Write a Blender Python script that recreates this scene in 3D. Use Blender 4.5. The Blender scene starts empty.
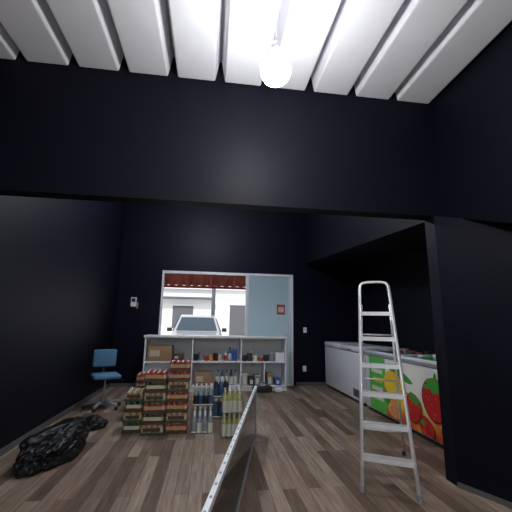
import bpy, math, random
from mathutils import Vector, Matrix, noise
random.seed(4)
S=bpy.context.scene
# ------------------------------------------------------------------ materials
def new_mat(name):
    m=bpy.data.materials.new(name); m.use_nodes=True
    nt=m.node_tree; b=nt.nodes['Principled BSDF']; return m,nt,b
def mat(name,col,rough=0.5,metal=0.0,var=0.06,scale=12,bump=0.0,spec=0.5,trans=0.0,emit=None,es=0,coat=0,alpha=1):
    m,nt,b=new_mat(name)
    N=nt.nodes;L=nt.links
    tc=N.new('ShaderNodeTexCoord'); nz=N.new('ShaderNodeTexNoise'); nz.inputs['Scale'].default_value=scale; nz.inputs['Detail'].default_value=4
    L.new(tc.outputs['Object'],nz.inputs['Vector'])
    mx=N.new('ShaderNodeMix'); mx.data_type='RGBA'
    L.new(nz.outputs['Fac'],mx.inputs['Factor'])
    mx.inputs['A'].default_value=(*[max(0,c*(1-var)) for c in col],1)
    mx.inputs['B'].default_value=(*[min(1,c*(1+var)) for c in col],1)
    L.new(mx.outputs['Result'],b.inputs['Base Color'])
    b.inputs['Roughness'].default_value=rough; b.inputs['Metallic'].default_value=metal
    b.inputs['Specular IOR Level'].default_value=spec
    b.inputs['Transmission Weight'].default_value=trans
    b.inputs['Coat Weight'].default_value=coat
    b.inputs['Alpha'].default_value=alpha
    if emit: b.inputs['Emission Color'].default_value=(*emit,1); b.inputs['Emission Strength'].default_value=es
    if bump:
        bp=N.new('ShaderNodeBump'); bp.inputs['Strength'].default_value=bump; bp.inputs['Distance'].default_value=0.01
        L.new(nz.outputs['Fac'],bp.inputs['Height']); L.new(bp.outputs['Normal'],b.inputs['Normal'])
    return m
M={}
M['black']=mat('black_wall_paint',(0.0030,0.0032,0.0090),0.55,var=.15,scale=3,bump=.05,spec=.16)
M['black_far']=mat('black_wall_paint_back',(0.0026,0.0030,0.0105),0.5,var=.15,scale=3,bump=.05,spec=.15)
M['joist']=mat('whitewashed_concrete',(0.80,0.80,0.84),0.8,var=.06,scale=5,bump=.15)
M['white']=mat('white_laminate',(0.82,0.83,0.84),0.35)
M['white2']=mat('white_shelf_inner',(0.72,0.74,0.76),0.5)
M['enamel']=mat('white_enamel',(0.76,0.77,0.80),0.25,coat=.3)
M['frame']=mat('window_aluminium',(0.7,0.72,0.74),0.4)
M['alu']=mat('brushed_aluminium',(0.82,0.83,0.85),0.35,metal=.4)
M['grey']=mat('grey_plastic',(0.25,0.26,0.28),0.5)
M['dark']=mat('dark_plastic',(0.02,0.02,0.022),0.4)
M['bag']=mat('black_polythene',(0.006,0.006,0.007),0.42,scale=25,bump=.2,spec=.35)
M['blue']=mat('blue_upholstery',(0.08,0.20,0.32),0.75,scale=40,bump=.2)
M['card']=mat('cardboard',(0.36,0.22,0.12),0.85,var=.12)
M['red']=mat('red_print',(0.38,0.045,0.035),0.35)
M['gold']=mat('gold_print',(0.45,0.33,0.15),0.35,var=.15)
M['cream']=mat('cream_print',(0.60,0.52,0.40),0.4)
M['dkgreen']=mat('green_print',(0.03,0.08,0.04),0.35)
M['brown']=mat('dark_brown_print',(0.08,0.04,0.03),0.35)
M['silver']=mat('can_silver',(0.7,0.7,0.7),0.25,metal=.8)
M['yelg']=mat('lime_drink',(0.45,0.46,0.18),0.25,var=.15)
M['palew']=mat('pale_label',(0.70,0.70,0.62),0.4)
M['pet']=mat('clear_pet',(0.28,0.32,0.34),0.12,var=.3,scale=30,coat=.5)
M['petblue']=mat('blue_pet',(0.05,0.10,0.20),0.2,var=.3,scale=30,coat=.5)
M['bluebtl']=mat('blue_bottle',(0.03,0.12,0.42),0.3)
M['orange']=mat('orange_print',(0.85,0.28,0.03),0.4)
M['yellow']=mat('mango_yellow',(0.90,0.60,0.03),0.35,var=.15,scale=6)
M['strip']=mat('white_rail',(0.78,0.80,0.83),0.35)
M['leaf']=mat('leaf_green',(0.05,0.32,0.03),0.45,var=.25)
M['lime']=mat('bright_green_print',(0.10,0.50,0.07),0.4,var=.1)
M['dkred']=mat('dark_red_print',(0.16,0.008,0.01),0.4)
M['tile']=mat('clay_roof_tile',(0.36,0.075,0.05),0.8,var=.25,scale=6)
M['facade']=mat('white_facade',(0.85,0.85,0.86),0.9)
M['fdark']=mat('facade_opening',(0.12,0.12,0.14),0.7)
M['road']=mat('road_concrete',(0.50,0.49,0.47),0.9,scale=3)
M['car']=mat('silver_car_paint',(0.42,0.44,0.48),0.25,metal=.3,coat=.6)
M['carglass']=mat('car_glass',(0.03,0.05,0.07),0.1)
M['skirt']=mat('baseboard_grey',(0.10,0.095,0.095),0.5)
M['bulb']=mat('led_bulb_glow',(1,1,1),0.5,emit=(0.97,0.98,1.0),es=128)
M['bulb2']=mat('led_bulb_glow_cool',(1,1,1),0.5,emit=(0.84,0.89,1.0),es=600)
M['bulb_fill']=mat('added_fill_glow',(1,1,1),0.5,emit=(0.97,0.98,1.0),es=460)  # emission of the unseen fill bulb added behind the camera

# frosted door glass
m,nt,b=new_mat('frosted_glass'); N=nt.nodes;L=nt.links
b.inputs['Base Color'].default_value=(0.50,0.62,0.67,1); b.inputs['Roughness'].default_value=.35
tr=N.new('ShaderNodeBsdfTranslucent'); tr.inputs['Color'].default_value=(0.60,0.70,0.74,1)
ms=N.new('ShaderNodeMixShader'); ms.inputs[0].default_value=.6
L.new(b.outputs[0],ms.inputs[1]);L.new(tr.outputs[0],ms.inputs[2]);L.new(ms.outputs[0],N['Material Output'].inputs[0])
M['frost']=m
# smoked clear pane
m,nt,b=new_mat('clear_glass_pane'); N=nt.nodes;L=nt.links
tp=N.new('ShaderNodeBsdfTransparent'); tp.inputs['Color'].default_value=(0.55,0.50,0.46,1)
gl=N.new('ShaderNodeBsdfGlossy'); gl.inputs['Roughness'].default_value=.05; gl.inputs['Color'].default_value=(.9,.95,1,1)
fr_=N.new('ShaderNodeFresnel'); fr_.inputs[0].default_value=1.45
ms=N.new('ShaderNodeMixShader'); L.new(fr_.outputs[0],ms.inputs[0]); L.new(tp.outputs[0],ms.inputs[1]);L.new(gl.outputs[0],ms.inputs[2]);L.new(ms.outputs[0],N['Material Output'].inputs[0])
M['pane']=m

# wood planks running along Y
def wood():
    m,nt,b=new_mat('wood_plank_floor'); N=nt.nodes;L=nt.links
    tc=N.new('ShaderNodeTexCoord')
    mp=N.new('ShaderNodeMapping'); mp.inputs['Rotation'].default_value=(0,0,math.radians(90)); L.new(tc.outputs['Object'],mp.inputs['Vector'])
    br=N.new('ShaderNodeTexBrick'); L.new(mp.outputs[0],br.inputs['Vector'])
    br.inputs['Scale'].default_value=1; br.inputs['Brick Width'].default_value=1.3; br.inputs['Row Height'].default_value=0.11
    br.inputs['Mortar Size'].default_value=0.0025; br.inputs['Mortar Smooth'].default_value=.3
    br.inputs['Color1'].default_value=(0,0,0,1); br.inputs['Color2'].default_value=(1,1,1,1); br.inputs['Mortar'].default_value=(.1,.1,.1,1)
    br.offset=.37
    mp2=N.new('ShaderNodeMapping'); mp2.inputs['Scale'].default_value=(16,1.1,1); L.new(tc.outputs['Object'],mp2.inputs['Vector'])
    nz=N.new('ShaderNodeTexNoise'); nz.inputs['Scale'].default_value=2.2; nz.inputs['Detail'].default_value=7; nz.inputs['Roughness'].default_value=.65; L.new(mp2.outputs[0],nz.inputs['Vector'])
    mx=N.new('ShaderNodeMix'); mx.data_type='FLOAT'; mx.inputs['Factor'].default_value=.62
    sep=N.new('ShaderNodeSeparateColor'); L.new(br.outputs['Color'],sep.inputs[0])
    L.new(sep.outputs[0],mx.inputs['A']); L.new(nz.outputs['Fac'],mx.inputs['B'])
    cr=N.new('ShaderNodeValToRGB'); L.new(mx.outputs['Result'],cr.inputs['Fac'])
    e=cr.color_ramp.elements; e[0].position=.20; e[0].color=(0.066,0.042,0.028,1); e[1].position=.78; e[1].color=(0.42,0.325,0.25,1)
    k=e.new(.42); k.color=(0.150,0.101,0.071,1); k=e.new(.6); k.color=(0.26,0.188,0.140,1)
    L.new(cr.outputs[0],b.inputs['Base Color']); b.inputs['Roughness'].default_value=.5; b.inputs['Specular IOR Level'].default_value=.3
    bp=N.new('ShaderNodeBump'); bp.inputs['Strength'].default_value=.12; L.new(nz.outputs['Fac'],bp.inputs['Height']); L.new(bp.outputs[0],b.inputs['Normal'])
    return m
M['wood']=wood()
def straw():
    m,nt,b=new_mat('strawberry_print'); N=nt.nodes;L=nt.links
    tc=N.new('ShaderNodeTexCoord'); v=N.new('ShaderNodeTexVoronoi'); v.inputs['Scale'].default_value=20; L.new(tc.outputs['Object'],v.inputs['Vector'])
    cr=N.new('ShaderNodeValToRGB'); L.new(v.outputs['Distance'],cr.inputs[0])
    cr.color_ramp.elements[0].color=(0.85,.45,.12,1); cr.color_ramp.elements[0].position=.10
    cr.color_ramp.elements[1].color=(0.58,0.014,0.02,1); cr.color_ramp.elements[1].position=.24
    L.new(cr.outputs[0],b.inputs['Base Color']); b.inputs['Roughness'].default_value=.3
    return m
M['straw']=straw()
def wrap():
    m,nt,b=new_mat('fruit_wrap_background'); N=nt.nodes;L=nt.links
    tc=N.new('ShaderNodeTexCoord'); sp=N.new('ShaderNodeSeparateXYZ'); L.new(tc.outputs['Object'],sp.inputs[0])
    nz=N.new('ShaderNodeTexNoise'); nz.inputs['Scale'].default_value=3; L.new(tc.outputs['Object'],nz.inputs['Vector'])
    ad=N.new('ShaderNodeMath'); ad.operation='MULTIPLY_ADD'; ad.inputs[1].default_value=.4; L.new(nz.outputs['Fac'],ad.inputs[0]); L.new(sp.outputs['Z'],ad.inputs[2])
    cr=N.new('ShaderNodeValToRGB'); L.new(ad.outputs[0],cr.inputs[0])
    e=cr.color_ramp.elements; e[0].position=.26;e[0].color=(.50,.02,.015,1); e[1].position=.74;e[1].color=(.85,.84,.76,1)
    k=e.new(.38);k.color=(.80,.20,.02,1); k=e.new(.54);k.color=(.90,.66,.20,1)
    L.new(cr.outputs[0],b.inputs['Base Color']); b.inputs['Roughness'].default_value=.35
    return m
M['wrap']=wrap()

# ------------------------------------------------------------------ mesh builder
import bmesh
class B:
    def __init__(s): s.v=[];s.f=[];s.m=[];s.sm=[];s.mats=[];s.X=Matrix()
    def mi(s,k):
        if k not in s.mats: s.mats.append(k)
        return s.mats.index(k)
    def add(s,vs,fs,k,smooth=False):
        o=len(s.v); s.v+=[s.X@Vector(p) for p in vs]; i=s.mi(k)
        for f in fs: s.f.append([o+j for j in f]); s.m.append(i); s.sm.append(smooth)
    def hexa(s,c,k):
        s.add(c,[(0,3,2,1),(4,5,6,7),(0,1,5,4),(1,2,6,5),(2,3,7,6),(3,0,4,7)],k)
    def box(s,a,b,k,r=0.0):
        x0,y0,z0=a;x1,y1,z1=b
        if not r:
            s.hexa([(x0,y0,z0),(x1,y0,z0),(x1,y1,z0),(x0,y1,z0),(x0,y0,z1),(x1,y0,z1),(x1,y1,z1),(x0,y1,z1)],k);return
        bm=bmesh.new(); bmesh.ops.create_cube(bm,size=1)
        for v in bm.verts: v.co=Vector(((x0+x1)/2+v.co.x*(x1-x0),(y0+y1)/2+v.co.y*(y1-y0),(z0+z1)/2+v.co.z*(z1-z0)))
        bmesh.ops.bevel(bm,geom=bm.edges[:],offset=r,segments=3,profile=.5,affect='EDGES')
        bm.verts.index_update()
        s.add([tuple(v.co) for v in bm.verts],[[v.index for v in f.verts] for f in bm.faces],k,True); bm.free()
    def lathe(s,c,prof,k,n=16,ks=None):
        cx,cy,cz=c
        for i in range(len(prof)-1):
            r0,z0=prof[i];r1,z1=prof[i+1]
            vs=[(cx+r0*math.cos(2*math.pi*j/n),cy+r0*math.sin(2*math.pi*j/n),cz+z0) for j in range(n)]+[(cx+r1*math.cos(2*math.pi*j/n),cy+r1*math.sin(2*math.pi*j/n),cz+z1) for j in range(n)]
            s.add(vs,[(j,(j+1)%n,n+(j+1)%n,n+j) for j in range(n)],(ks[i] if ks else k),True)
    def tube(s,pts,r,k,n=10,flat=None,closed=False):
        pts=[Vector(p) for p in pts]; rings=[]
        up=None
        for i,p in enumerate(pts):
            t=(pts[min(i+1,len(pts)-1)]-pts[max(i-1,0)]).normalized()
            if up is None:
                up=Vector((0,0,1)) if abs(t.z)<.9 else Vector((1,0,0))
            a=(up-t*up.dot(t)).normalized(); bb=t.cross(a); up=a
            rings.append([p+a*(r*math.cos(2*math.pi*j/n))+bb*((flat or r)*math.sin(2*math.pi*j/n)) for j in range(n)])
        vs=[q for R in rings for q in R]; fs=[]
        for i in range(len(pts)-1):
            for j in range(n): fs.append((i*n+j,i*n+(j+1)%n,(i+1)*n+(j+1)%n,(i+1)*n+j))
        fs.append(tuple(range(n-1,-1,-1))); fs.append(tuple((len(pts)-1)*n+j for j in range(n)))
        s.add(vs,fs,k,True)
    def bar(s,p,q,w,d,k,side=None):
        p=Vector(p);q=Vector(q);t=(q-p).normalized()
        a=Vector(side) if side else Vector((1,0,0))
        a=(a-t*a.dot(t)).normalized(); c=t.cross(a)
        vs=[]
        for o in (p,q):
            for i,j in ((-1,-1),(1,-1),(1,1),(-1,1)): vs.append(o+a*w/2*i+c*d/2*j)
        s.hexa(vs,k)
    def done(s,name,bevel=0):
        me=bpy.data.meshes.new(name); me.from_pydata([tuple(v) for v in s.v],[],s.f); 
        for k in s.mats: me.materials.append(M[k])
        me.polygons.foreach_set('material_index',s.m); me.polygons.foreach_set('use_smooth',s.sm); me.update()
        bm=bmesh.new(); bm.from_mesh(me); bmesh.ops.recalc_face_normals(bm,faces=bm.faces); bm.to_mesh(me); bm.free()
        o=bpy.data.objects.new(name,me); S.collection.objects.link(o)
        if bevel:
            mo=o.modifiers.new('bev','BEVEL'); mo.width=bevel; mo.segments=2; mo.limit_method='ANGLE'
        return o
def box(name,a,b,k,bevel=0):
    x=B(); x.box(a,b,k); return x.done(name,bevel)

# ------------------------------------------------------------------ room shell
XL=-2.02; XR=3.45; YB=7.8; YF=-2.6; CZ=3.67
box('floor',(XL-.2,YF-.2,-.15),(XR+.2,YB+.2,0),'wood')
box('wall_left',(XL-.2,YF-.2,0),(XL,YB+.2,4.5),'black')
w=B()
w.box((XL,YB,0),(-1.09,YB+.2,4.5),'black_far'); w.box((-1.09,YB,2.48),(1.91,YB+.2,4.5),'black_far'); w.box((1.91,YB,0),(XR+.2,YB+.2,4.5),'black_far')
w.done('wall_back')
box('wall_right',(XR,3.0,0),(XR+.2,YB,4.5),'black')
# street-side front wall (behind the viewpoint) with an opening added to let in fill daylight
w=B(); w.box((XL,YF-.2,0),(-1.6,YF,4.5),'black'); w.box((-1.6,YF-.2,2.5),(1.8,YF,4.5),'black'); w.box((1.8,YF-.2,0),(XR+.2,YF,4.5),'black'); w.done('wall_front')
box('wall_header',(XL,3.0,2.43),(XR,3.15,4.5),'black')
w=B()
w.hexa([(2.2,3.15,2.42),(XR,3.15,2.42),(XR,YB,2.75),(2.2,YB,2.75),(2.2,3.15,4.3),(XR,3.15,4.3),(XR,YB,4.3),(2.2,YB,4.3)],'black')
w.done('wall_bulkhead')
w=B()
def prism(w,x0,x1,pts,k):
    n=len(pts); vs=[(x0,y,z) for y,z in pts]+[(x1,y,z) for y,z in pts]
    w.add(vs,[tuple(range(n)),tuple(range(2*n-1,n-1,-1))]+[(i,n+i,n+(i+1)%n,(i+1)%n) for i in range(n)],k)
prism(w,2.28,2.45,[(3.0,2.43),(2.2,2.12),(YF,2.12),(YF,4.5),(3.0,4.5)],'black')
w.done('wall_right_upper')
w=B()
P=[(2.17,2.98,2.425),(2.276,2.755,2.335),(2.29,2.725,2.55),(2.66,1.94,2.6),(3.0,YF,2.6),(3.45,YF,2.6),(3.45,3.13,2.43),(2.17,3.13,2.43)]
n=len(P)
w.add([(x,y,0) for x,y,z in P]+[(x,y,z) for x,y,z in P],[tuple(range(n))]+[(i,(i+1)%n,n+(i+1)%n,n+i) for i in range(n)]+[(8,15,9),(9,15,14),(9,14,10),(10,14,11),(11,14,13),(11,13,12)],'black')
w.done('wall_right_lower')
box('ceiling',(XL,YF,CZ+.24),(2.3,3.0,CZ+.4),'joist')
box('ceiling_back',(XL,3.15,4.3),(XR,YB,4.45),'joist')
w=B()
x=-2.045
while x<2.2:
    x0=x-.225;x1=x+.225
    a=max(x0+.045,XL+.002);bb=min(x1-.045,2.278); a2=max(x0+.004,XL+.001); b2=min(x1-.004,2.279)
    w.hexa([(a,YF,CZ+.015),(bb,YF,CZ+.015),(bb,2.999,CZ+.015),(a,2.999,CZ+.015),(a2,YF,CZ+.241),(b2,YF,CZ+.241),(b2,2.999,CZ+.241),(a2,2.999,CZ+.241)],'joist')
    x+=.4555
w.done('ceiling_joists',.012)
box('baseboard_left',(XL,3.2,0),(XL+.012,YB-.02,.07),'skirt')
w=B(); w.box((XL+.02,YB-.012,0),(-1.15,YB,.07),'skirt'); w.box((1.98,YB-.012,0),(XR,YB,.07),'skirt'); w.done('baseboard_back')
w=B(); w.bar((2.166,2.975,.02),(2.655,1.935,.02),.04,.012,'skirt',side=(0,0,1)); w.done('baseboard_right')

# shop window / opening
w=B()
w.box((-1.09,YB-.02,2.43),(1.91,YB+.08,2.48),'frame'); w.box((-1.09,YB-.02,0),(-1.05,YB+.08,2.43),'frame'); w.box((1.85,YB-.02,0),(1.91,YB+.08,2.43),'frame')
w.box((.80,YB,0),(.838,YB+.05,2.43),'frame')
w.done('window_1')
w=B()
w.box((.84,YB+.01,0.02),(1.845,YB+.03,2.425),'frost')
w.box((.842,YB,0.02),(.87,YB+.04,2.42),'frame'); w.box((1.81,YB,0.02),(1.845,YB+.04,2.42),'frame')
w.box((1.53,YB+.004,1.55),(1.72,YB+.009,1.78),'red'); w.box((1.56,YB+.002,1.60),(1.69,YB+.004,1.72),'cream')
w.box((1.74,YB-.03,1.12),(1.77,YB,1.32),'alu')
w.done('door_1')

# ------------------------------------------------------------------ outdoors
w=B(); w.box((-14,YB+.2,-.2),(16,40,-.05),'road'); w.done('street_ground')
w=B()
w.box((-14,21,-.05),(16,22,4.6),'facade')
for x0,x1,z0,z1 in ((-4.6,-3.7,0,2.3),(-2.2,-1.0,1.0,2.3),(1.2,2.4,0,2.4),(4.0,5.3,1.0,2.2),(-7.5,-6,0,2.3)):
    w.box((x0,20.96,z0),(x1,21,z1),'fdark'); w.box((x0-.08,20.93,z1),(x1+.08,21,z1+.09),'facade')
w.box((-14,20.8,3.3),(16,21,3.45),'facade'); w.box((-14,20.5,2.7),(0.2,21,2.8),'fdark')
w.done('street_facade')
w=B(); w.tube([(0.15,16.5,-.05),(0.15,16.5,6)],.09,'fdark'); w.box((-.6,16.45,5.2),(.9,16.55,5.3),'fdark'); w.done('utility_pole')
w=B(); nx=150
vs=[];fs=[]
for i in range(nx+1):
    x=-3.2+i*7.0/nx; h=.035*abs(math.sin(x*math.pi/.2))
    vs+=[(x,8.05,3.05+h),(x,9.1,2.30+h),(x,8.05,3.01+h),(x,9.1,2.265+h)]
for i in range(nx):
    a=i*4;c=a+4; fs+=[(a,a+1,c+1,c),(a+2,c+2,c+3,a+3),(a+1,a+3,c+3,c+1)]
w.add(vs,fs,'tile')
w.box((-3.2,9.0,2.22),(3.8,9.05,2.28),'tile')
for i in range(12): w.bar((-3.0+i*.6,8.06,2.92),(-3.0+i*.6,9.05,2.24),.05,.06,'tile')
for xx in (-3.1,3.6): w.box((xx,8.95,-.05),(xx+.1,9.05,2.25),'tile')
w.done('tiled_awning')
# car, facing the shop
w=B()
cx,cy=-.45,14.0
def sec(y,hw,hwt,z0,zm,zt): return [(cx-hw,y,z0),(cx-hw*1.0,y,zm),(cx-hwt,y,zt),(cx+hwt,y,zt),(cx+hw,y,zm),(cx+hw,y,z0)]
st=[(cy-2.1,.80,.74,.25,.60,.72),(cy-1.95,.88,.80,.22,.70,.92),(cy-1.1,.92,.84,.22,.80,1.02),(cy-.45,.93,.66,.22,.95,1.56),(cy+.3,.93,.68,.22,.95,1.64),(cy+1.6,.92,.66,.22,.95,1.60),(cy+2.1,.88,.74,.25,.9,1.05)]
vs=[]
for q in st: vs+=sec(*q)
fs=[(0,1,2,3,4,5),tuple(36+j for j in (5,4,3,2,1,0))]
for i in range(6):
    for j in range(6): fs.append((i*6+j,i*6+(j+1)%6,(i+1)*6+(j+1)%6,(i+1)*6+j))
w.add(vs,fs,'car')
w.add([(cx-.74,cy-1.09,1.06),(cx+.74,cy-1.09,1.06),(cx+.60,cy-.50,1.53),(cx-.60,cy-.50,1.53)],[(0,1,2,3)],'carglass')
for sx in (-1,1):
    w.add([(cx+sx*.905,cy-.9,1.0),(cx+sx*.90,cy+1.5,1.0),(cx+sx*.72,cy+1.4,1.5),(cx+sx*.72,cy-.35,1.5)],[(0,1,2,3)],'carglass')
    w.box((cx+sx*.66-.16,cy-2.12,.60),(cx+sx*.66+.12,cy-1.98,.74),'enamel',.02)
    w.box((cx+sx*1.02-.09,cy-.75,1.0),(cx+sx*1.02+.09,cy-.62,1.14),'dark',.02)
    for wy in (-1.35,1.35):
        X0=w.X; w.X=Matrix.Translation((cx+sx*.84,cy+wy,.28))@Matrix.Rotation(math.pi/2,4,'Y')
        w.lathe((0,0,-.1),[(0,0),(.33,0),(.33,.2),(0,.2)],'dark',20); w.lathe((0,0,-.11),[(0,0),(.2,0),(.2,.22),(0,.22)],'alu',12); w.X=X0
w.box((cx-.5,cy-2.13,.42),(cx+.5,cy-2.05,.58),'dark'); w.box((cx-.25,cy-2.15,.3),(cx+.25,cy-2.1,.4),'enamel')
w.done('parked_car')

# ------------------------------------------------------------------ counter shelving
w=B(); x0,x1,y0,y1=-1.26,1.62,7.2,7.62
w.box((x0-.02,y0-.03,1.035),(x1+.02,y1+.02,1.075),'white')
for xx in (x0,-.33,.66,x1-.03): w.box((xx,y0,0),(xx+.03,y1,1.035),'white')
w.box((x0,y0,.07),(x1,y1,.10),'white'); w.box((x0,y0+.02,0),(x1,y0+.04,.07),'white')
w.box((x0,y0+.01,.545),(x1,y1,.575),'white'); w.box((x0,y1-.015,0),(x1,y1,1.035),'white2')
w.box((1.15,y0+.01,.10),(1.17,y1,.55),'white')
w.done('counter_shelf',.003)
def cbox(name,a,b,k='card',tape=True):
    w=B(); w.box(a,b,k,.006)
    if tape:
        m_=(a[1]+b[1])/2; w.box((a[0]+.01,m_-.025,b[2]-.001),(b[0]-.01,m_+.025,b[2]+.002),'cream')
        w.box((a[0]+.1*(b[0]-a[0]),a[1]-.002,a[2]+.3*(b[2]-a[2])),(a[0]+.5*(b[0]-a[0]),a[1]+.001,a[2]+.7*(b[2]-a[2])),'cream')
    return w.done(name)
cbox('cardboard_box',(-1.2,7.24,.576),(-.72,7.55,.87))
cbox('cardboard_box',(-.68,7.26,.576),(-.5,7.5,.72),'brown')
cbox('storage_box',(1.40,7.24,.576),(1.58,7.5,.75),'white',False)
BOT=[(0,0),(.9,0),(1,.04),(1,.55),(.85,.68),(.38,.84),(.36,.92),(.42,.92),(.42,1.0),(0,1.0)]
def bottle(w,x,y,z,r,h,ks):
    w.lathe((x,y,z),[(a*r,c*h) for a,c in BOT],None,12,[ks[0],ks[0],ks[1],ks[0],ks[0],ks[2],ks[2],ks[2],ks[2]])
w=B(); bottle(w,.55,7.33,.576,.05,.30,('bluebtl','bluebtl','white')); bottle(w,.45,7.4,.576,.045,.26,('bluebtl','palew','dark')); bottle(w,.36,7.33,.576,.035,.2,('palew','red','white')); w.done('cleaning_bottles')
w=B()
for i,(xx,k,h) in enumerate([(-.24,'dark',.13),(-.14,'grey',.17),(-.04,'red',.10),(.06,'orange',.12),(.16,'dark',.15),(.25,'cream',.12)]):
    w.lathe((xx,7.35+.03*(i%2),.576),[(0,0),(.04,0),(.045,h*.5),(.04,h),(0,h)],k,12); w.box((xx-.05,7.42,.576),(xx+.04,7.52,.576+h*.9),['grey','brown','palew'][i%3],.005)
w.done('jars_and_tools')
w=B()
for i,(xx,k,h) in enumerate([(.75,'dark',.11),(.86,'brown',.16),(.97,'palew',.10),(1.09,'red',.07),(1.2,'dark',.12),(1.32,'grey',.14)]):
    w.box((xx-.045,7.25,.576),(xx+.045,7.42,.576+h),k,.01); w.tube([(xx,7.3,.58+h),(xx+.03,7.3,.62+h),(xx+.05,7.34,.60+h)],.008,'alu')
w.done('hand_tools')
w=B()
for i,(xx,k,h) in enumerate([(.76,'cream',.24),(.9,'dark',.16),(1.02,'grey',.2),(1.28,'card',.24),(1.45,'bluebtl',.14)]):
    w.box((xx-.055,7.24,.101),(xx+.055,7.5,.10+h),k,.01); w.box((xx-.03,7.238,.13),(xx+.03,7.241,.10+h*.7),'palew')
w.done('boxed_supplies')
cbox('cardboard_box',(-.25,7.26,.101),(.1,7.5,.36))
w=B()
for i in range(5): bottle(w,.22+.09*i,7.36,.101,.04,.30,(['pet','petblue'][i%2],'palew','bluebtl'))
w.done('water_bottles')
w=B(); w.box((.9,7.02,0),(1.3,7.15,.12),'dark',.03); w.box((1.35,7.0,0),(1.5,7.12,.09),'white',.03); w.tube([(.95,7.08,.12),(1.1,7.08,.2),(1.25,7.08,.12)],.012,'grey'); w.done('tool_bag')

# ------------------------------------------------------------------ drink stacks
def can_stack(name,x0,x1,y0,y1,layers,cols,hh=.122):
    w=B(); nx=max(2,round((x1-x0)/.066)); ny=4; sx=(x1-x0)/nx; r=sx/2*.97
    for l in range(layers):
        z=l*hh; c=cols[l%len(cols)]; dx=random.uniform(-.008,.008)
        for i in range(nx):
            for j in range(ny):
                if 0<i<nx-1 and 0<j and l<layers-1: continue
                X=x0+sx*(i+.5)+dx; Y=y0+r+j*2*r*1.02
                w.lathe((X,Y,z),[(r*.8,0),(r,.012),(r,.045),(r,.085),(r,.102),(r*.82,.117),(r*.78,.113),(0,.113)],None,12,['silver',c[0],c[1],c[0],c[0],'silver','silver'])
        ye=y0+8*r*1.02
        w.box((x0+dx-.002,y0-.004,z+.002),(x1+dx+.002,y0-.001,z+.032),c[2]); w.box((x0+dx-.004,y0-.004,z+.002),(x0+dx-.001,ye,z+.032),c[2]); w.box((x1+dx+.001,y0-.004,z+.002),(x1+dx+.004,ye,z+.032),c[2])
        w.box((x0+dx+.03,y0-.006,z+.045),(x1+dx-.03,y0-.003,z+.085),c[3])
    return w.done(name)
RD=('red','cream','brown','gold'); GD=('gold','cream','dkgreen','brown'); GR=('dkgreen','gold','brown','cream')
can_stack('canned_drink_stack',-1.0,-.775,4.66,4.95,4,[GR,GD,GR,GD])
can_stack('canned_drink_stack',-.765,-.50,4.56,4.9,6,[GD,GR,RD])
can_stack('canned_drink_stack',-.485,-.225,4.60,4.9,7,[RD,GD,RD])
can_stack('canned_drink_stack',-1.0,-.76,5.25,5.55,5,[GD,RD,RD])
def bottle_pack(name,x0,y0,nx,ny,r,h,layers,ks):
    w=B()
    for l in range(layers):
        for i in range(nx):
            for j in range(ny):
                bottle(w,x0+r+i*2*r,y0+r+j*2*r,l*(h+.004),r,h,ks[(l+i)%len(ks)])
        w.box((x0,y0-.003,l*(h+.004)+h*.06),(x0+nx*2*r,y0-.001,l*(h+.004)+h*.12),'palew')
    return w.done(name)
bottle_pack('soft_drink_pack',.20,4.42,4,4,.030,.262,2,[('yelg','palew','palew'),('yelg','palew','cream')])
bottle_pack('water_bottle_pack',-.17,4.58,4,3,.033,.23,1,[('pet','pet','white'),('pet','palew','white')])
bottle_pack('water_bottle_pack',-.17,4.86,4,4,.033,.25,2,[('pet','petblue','white'),('pet','dark','white')])
bottle_pack('mineral_water_pack',.10,5.25,3,3,.038,.27,2,[('petblue','petblue','palew'),('dark','petblue','palew')])

# ------------------------------------------------------------------ glass panel standing on edge
w=B(); a=Vector((-.05,1.4,0)); b_=Vector((.61,4.55,0)); t=(b_-a).normalized(); nrm=Vector((t.y,-t.x,0))
def slab(off0,off1,z0,z1,k,s0=0,s1=None):
    p=a+t*s0; q=(a+t*s1) if s1 is not None else b_
    w.hexa([p+nrm*off0+Vector((0,0,z0)),p+nrm*off1+Vector((0,0,z0)),q+nrm*off1+Vector((0,0,z0)),q+nrm*off0+Vector((0,0,z0)),
            p+nrm*off0+Vector((0,0,z1)),p+nrm*off1+Vector((0,0,z1)),q+nrm*off1+Vector((0,0,z1)),q+nrm*off0+Vector((0,0,z1))],k)
LN=(b_-a).length
slab(0.008,.018,0.02,.53,'pane',.02,LN-.02)
slab(0,.028,.53,.562,'strip'); slab(.0,.028,.0,.02,'grey'); slab(.0,.028,.02,.53,'strip',0,.02); slab(.0,.028,.02,.53,'grey',LN-.02,LN)
s=.1
while s<3.15: slab(-.002,-.0001,.538,.554,'dark',s,s+.02); slab(.008,.02,.5621,.564,'grey',s,s+.02); s+=.13
for q in (.25,LN-.3): slab(-.10,.13,.0,.012,'grey',q,q+.04)
w.done('glass_panel')

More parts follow.
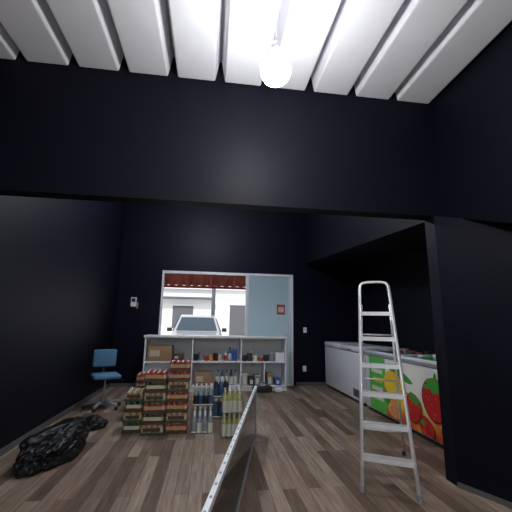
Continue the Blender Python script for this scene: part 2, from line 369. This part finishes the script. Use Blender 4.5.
# ------------------------------------------------------------------ step ladder
w=B()
base=Vector((1.495,2.87,0)); sd=Vector((.39,-.21,0)).normalized(); nv=Vector((-sd.y,sd.x,0)); top=Vector((1.68,3.33,1.59))
def fr(tt,sgn): 
    c=base.lerp(top,tt); return c+sd*sgn*(.215-.065*tt)
pts=[fr(0,-1)+Vector((0,0,.02)),fr(.5,-1),fr(1,-1)]
dirv=(top-base).normalized()
c1=top+dirv*.16
for ang in range(0,181,15):
    A=math.radians(ang); pts.append(c1-sd*math.copysign(abs(math.cos(A))**.6,math.cos(A))*.135+dirv*math.sin(A)**.6*.055 if 0<ang<180 else c1-sd*math.cos(A)*.142)
pts+=[fr(1,1),fr(.5,1),fr(0,1)+Vector((0,0,.02))]
w.tube(pts,.014,'alu',10,flat=.021)
for i in range(6):
    tt=(.245*(i+1))/1.59
    L_=fr(tt,-1);R_=fr(tt,1); 
    w.bar(L_+nv*.02,R_+nv*.02,.085,.022,'alu',side=nv)
    w.bar(L_-nv*.02+Vector((0,0,-.008)),R_-nv*.02+Vector((0,0,-.008)),.006,.036,'alu',side=nv)
rb=Vector((1.92,3.80,0)); rt=top+nv*.08-Vector((0,0,.03))
for sgn in (-1,1):
    p0=rb+sd*sgn*.21+Vector((0,0,.02)); p1=rt+sd*sgn*.14
    w.tube([p0,p1],.012,'alu',8)
    w.lathe((p0.x,p0.y,0),[(0,0),(.02,0),(.02,.04),(0,.04)],'dark',10)
    f0=fr(0,sgn); w.lathe((f0.x,f0.y,0),[(0,0),(.024,0),(.022,.05),(0,.05)],'grey',10)
    w.tube([fr(.45,sgn),(rb+sd*sgn*.2).lerp(rt+sd*sgn*.14,.45)],.006,'alu',6)
for tt in (.15,.5,.8):
    w.tube([(rb-sd*.21).lerp(rt-sd*.14,tt),(rb+sd*.21).lerp(rt+sd*.14,tt)],.009,'alu',8)
w.done('step_ladder')

# ------------------------------------------------------------------ freezers
M['lid']=mat('freezer_glass_lid',(0.10,0.20,0.20),0.1,var=.5,scale=9)
def freezer(name,y0,y1,glass):
    w=B(); xa,xb=2.62,3.32
    w.box((xa+.03,y0+.03,0),(xb-.03,y1-.03,.06),'dark'); w.box((xa,y0,.05),(xb,y1,.86),'enamel',.02)
    if not glass:
        m_=(y0+y1)/2
        for p,q in ((y0,m_-.004),(m_+.004,y1)):
            w.box((xa-.01,p,.87),(xb,q,.965),'enamel',.025); w.box((xa-.03,(p+q)/2-.08,.885),(xa-.008,(p+q)/2+.08,.91),'grey',.005)
        w.box((xa+.005,y0+.01,.855),(xb-.01,y1-.01,.875),'grey')
        w.box((xa-.004,y0+.08,.10),(xa+.001,y0+.38,.24),'grey')
        for i in range(5): w.box((xa-.007,y0+.1,.12+i*.022),(xa-.003,y0+.36,.13+i*.022),'dark')
    else:
        w.box((xa-.008,y0,.86),(xb,y1,.90),'grey',.008); w.box((xa+.01,y0+.02,.90),(xb-.01,y1-.02,.94),'enamel',.01)
        w.box((xa+.05,y0+.06,.939),(xb-.05,y1-.06,.944),'lid')
        w.box((xa+.04,(y0+y1)/2-.02,.944),(xb-.04,(y0+y1)/2+.02,.955),'alu'); 
        for yy in (y0+.05,y1-.08): w.box((xa+.04,yy,.944),(xb-.04,yy+.03,.965),'alu')
        for i in range(26):
            yy=random.uniform(y0+.15,y1-.15); xx=random.uniform(xa+.1,xb-.15); k=random.choice(['dark','white','brown','lime','red','pet','palew'])
            w.box((xx,yy,.944),(xx+.08,yy+.1,.944+random.uniform(.01,.05)),k,.008)
        F=xa-.003
        w.box((F,y0+.01,.07),(xa+.001,4.98,.855),'wrap'); w.box((F,4.98,.07),(xa+.001,5.50,.855),'lime')
        for i in range(4): w.box((F-.002,5.08,.62-i*.13),(F,5.42-.06*(i%2),.68-i*.13),'palew' if i!=1 else 'yellow')
        cnt=[0]
        def blob(cy,cz,ry,rz,rot,k,fn=None,n=32):
            cnt[0]+=1; x=F-.001-.0005*cnt[0]; vs=[]
            for i in range(n):
                A=2*math.pi*i/n; r=fn(A) if fn else 1
                py=ry*r*math.cos(A);pz=rz*r*math.sin(A)
                vs.append((x,min(5.46,max(y0+.02,cy+py*math.cos(rot)-pz*math.sin(rot))),min(.85,max(.075,cz+py*math.sin(rot)+pz*math.cos(rot)))))
            w.add(vs,[tuple(range(n))],k)
        heart=lambda A: 1.0+.20*math.sin(A)-.10*math.cos(2*A)
        spike=lambda A: .5+.5*abs(math.cos(2.5*A+.6))
        blob(4.62,.70,.34,.055,.25,'leaf'); blob(4.95,.30,.16,.07,1.0,'leaf')
        blob(4.74,.49,.30,.21,.25,'orange'); blob(4.76,.51,.26,.18,.25,'yellow'); blob(4.52,.34,.20,.15,-.3,'orange'); blob(4.53,.35,.17,.12,-.3,'yellow')
        blob(4.76,.19,.19,.11,0,'orange'); blob(4.76,.19,.165,.095,0,'cream')
        for q in range(8):
            A=q*math.pi/4+.2; blob(4.76+.095*math.cos(A),.19+.055*math.sin(A),.05,.022,A,'orange',None,12)
        # strawberries, each with a dark rim in the print
        def berry(cy,cz,ry,rz,rot):
            blob(cy,cz-.008,ry+.018,rz+.014,rot,'dkred',heart); blob(cy,cz,ry,rz,rot,'straw',heart)
        berry(4.05,.15,.15,.09,.5); blob(4.14,.22,.10,.04,.4,'leaf',spike,40)
        berry(3.62,.17,.14,.10,0)
        berry(4.30,.30,.17,.15,.35); blob(4.26,.44,.16,.06,.35,'leaf',spike,40)
        berry(3.84,.47,.24,.21,-.1); blob(3.82,.67,.24,.09,-.1,'leaf',spike,40); blob(3.82,.76,.02,.06,.3,'leaf')
    return w.done(name)
freezer('chest_freezer',5.80,7.70,False)
freezer('display_freezer',3.45,5.68,True)

# ------------------------------------------------------------------ office chair
w=B(); w.X=Matrix.Translation((-1.60,5.95,0))@Matrix.Rotation(math.radians(25),4,'Z')
for i in range(5):
    A=2*math.pi*i/5+.3; c,s_=math.cos(A),math.sin(A)
    w.tube([(0,0,.10),(c*.15,s_*.15,.095),(c*.27,s_*.27,.07)],.022,'grey',8)
    w.lathe((c*.27,s_*.27,0),[(0,0),(.022,.004),(.028,.028),(.022,.052),(0,.056)],'dark',12)
w.lathe((0,0,0),[(0,.07),(.04,.07),(.04,.13),(.026,.14),(.026,.28),(.016,.28),(.016,.43),(.09,.44),(.09,.455),(0,.455)],'grey',16)
w.box((-.20,-.20,.455),(.20,.20,.52),'blue',.03)
w.tube([(0,.12,.445),(0,.25,.46),(0,.275,.56),(0,.25,.70)],.018,'dark',8,flat=.03)
w.box((-.18,.20,.60),(.18,.25,.88),'blue',.024)
w.tube([(.02,-.05,.44),(.24,-.08,.43)],.008,'dark',6)
w.done('office_chair')

# ------------------------------------------------------------------ black bin bags
def crumple(name,c,rx,ry,rz,rot,seed,k='bag'):
    bm=bmesh.new(); bmesh.ops.create_icosphere(bm,subdivisions=6,radius=1)
    for v in bm.verts:
        p=v.co.copy(); q=p*1.6+Vector((seed,0,0))
        d=noise.noise(q)*.30
        r1=1-abs(noise.noise(p*3.2+Vector((0,seed,0))))*2; r2=1-abs(noise.noise(p*7+Vector((0,0,seed))))*2
        v.co=p*(1+d+.11*r1+.05*r2)
        v.co=Vector((v.co.x*rx,v.co.y*ry,v.co.z*rz+rz*.6))
        if v.co.z<0.004: v.co.z=0.0; 
    bm.transform(Matrix.Translation(c)@Matrix.Rotation(rot,4,'Z'))
    me=bpy.data.meshes.new(name); bm.to_mesh(me); bm.free(); me.materials.append(M[k])
    me.polygons.foreach_set('use_smooth',[True]*len(me.polygons))
    o=bpy.data.objects.new(name,me); S.collection.objects.link(o); return o
crumple('plastic_bag',(-1.50,4.02,0),.22,.47,.17,math.radians(-6),3.1)
crumple('plastic_bag',(-1.42,4.95,0),.13,.15,.08,.3,8.4)

# ------------------------------------------------------------------ wall fittings
w=B(); w.box((-1.72,YB-.04,1.66),(-1.60,YB,1.86),'enamel',.01); w.box((-1.70,YB-.045,1.76),(-1.62,YB-.039,1.84),'dark'); w.box((-1.60,YB-.03,1.62),(-1.56,YB,1.76),'card',.005); w.done('wall_intercom')  # intercom on the back wall, white case with dark face
w=B(); w.box((2.15,YB-.012,1.15),(2.23,YB,1.27),'enamel',.004); w.box((2.17,YB-.016,1.18),(2.21,YB-.011,1.24),'white2',.002); w.done('light_switch')
w=B(); w.box((2.13,YB-.012,.30),(2.21,YB,.42),'enamel',.004); w.box((2.15,YB-.016,.33),(2.19,YB-.011,.39),'white2',.002); w.done('wall_outlet')

# ------------------------------------------------------------------ hanging bulbs and an added fill bulb
def bulb(x,y,z,zt,k,r=.075):
    w=B()
    prof=[(0,-r)]+[(r*math.sin(math.radians(a)),-r*math.cos(math.radians(a))) for a in range(20,141,15)]+[(r*.42,r*1.25)]
    w.lathe((x,y,z),prof,k,24)
    w.lathe((x,y,z),[(r*.42,r*1.25),(r*.42,r*1.45),(.024,r*1.5),(.024,r*2.1),(.012,r*2.2),(0,r*2.2)],'white',16)
    w.tube([(x,y,z+r*2.1),(x+.004,y,(z+zt)/2),(x,y,zt-.03)],.004,'white',6)
    w.lathe((x,y,zt-.035),[(0,0),(.03,0),(.045,.035),(0,.035)],'white',16)
    w.done('pendant_bulb')
bulb(.38,2.02,3.06,CZ+.015,'bulb',.105)
bulb(-.1,5.3,3.62,4.3,'bulb2')
bulb(.3,-.9,2.9,CZ+.015,'bulb_fill')  # added fill light out of view, evens out ceiling and floor

# ------------------------------------------------------------------ sky / sun
W=bpy.data.worlds.new('World'); S.world=W; W.use_nodes=True; nt=W.node_tree
bg=nt.nodes['Background']; bg.inputs[0].default_value=(.92,.96,1,1); bg.inputs[1].default_value=1.2
sun=bpy.data.lights.new('sun','SUN'); sun.energy=3; sun.angle=.03; so=bpy.data.objects.new('sun',sun); S.collection.objects.link(so)
so.rotation_euler=Vector((.3,.75,-.9)).to_track_quat('-Z','Y').to_euler()
# ------------------------------------------------------------------ camera
f,p,th,r=340.0,0.1947,0.1305,0.0165
sp,cp,s_,c_=math.sin(p),math.cos(p),math.sin(th),math.cos(th)
F=Vector((s_*cp,c_*cp,sp));R=Vector((c_,-s_,0));U=R.cross(F)
R2=R*math.cos(r)+U*math.sin(r);U2=-R*math.sin(r)+U*math.cos(r)
cam=bpy.data.cameras.new('camera'); cam.sensor_width=36; cam.lens=f/512*36; cam.clip_start=.05
co=bpy.data.objects.new('camera',cam); S.collection.objects.link(co)
mm=Matrix((R2,U2,-F)).transposed().to_4x4(); mm.translation=Vector((0,0,1.35)); co.matrix_world=mm
S.camera=co
S.view_settings.view_transform='Standard'
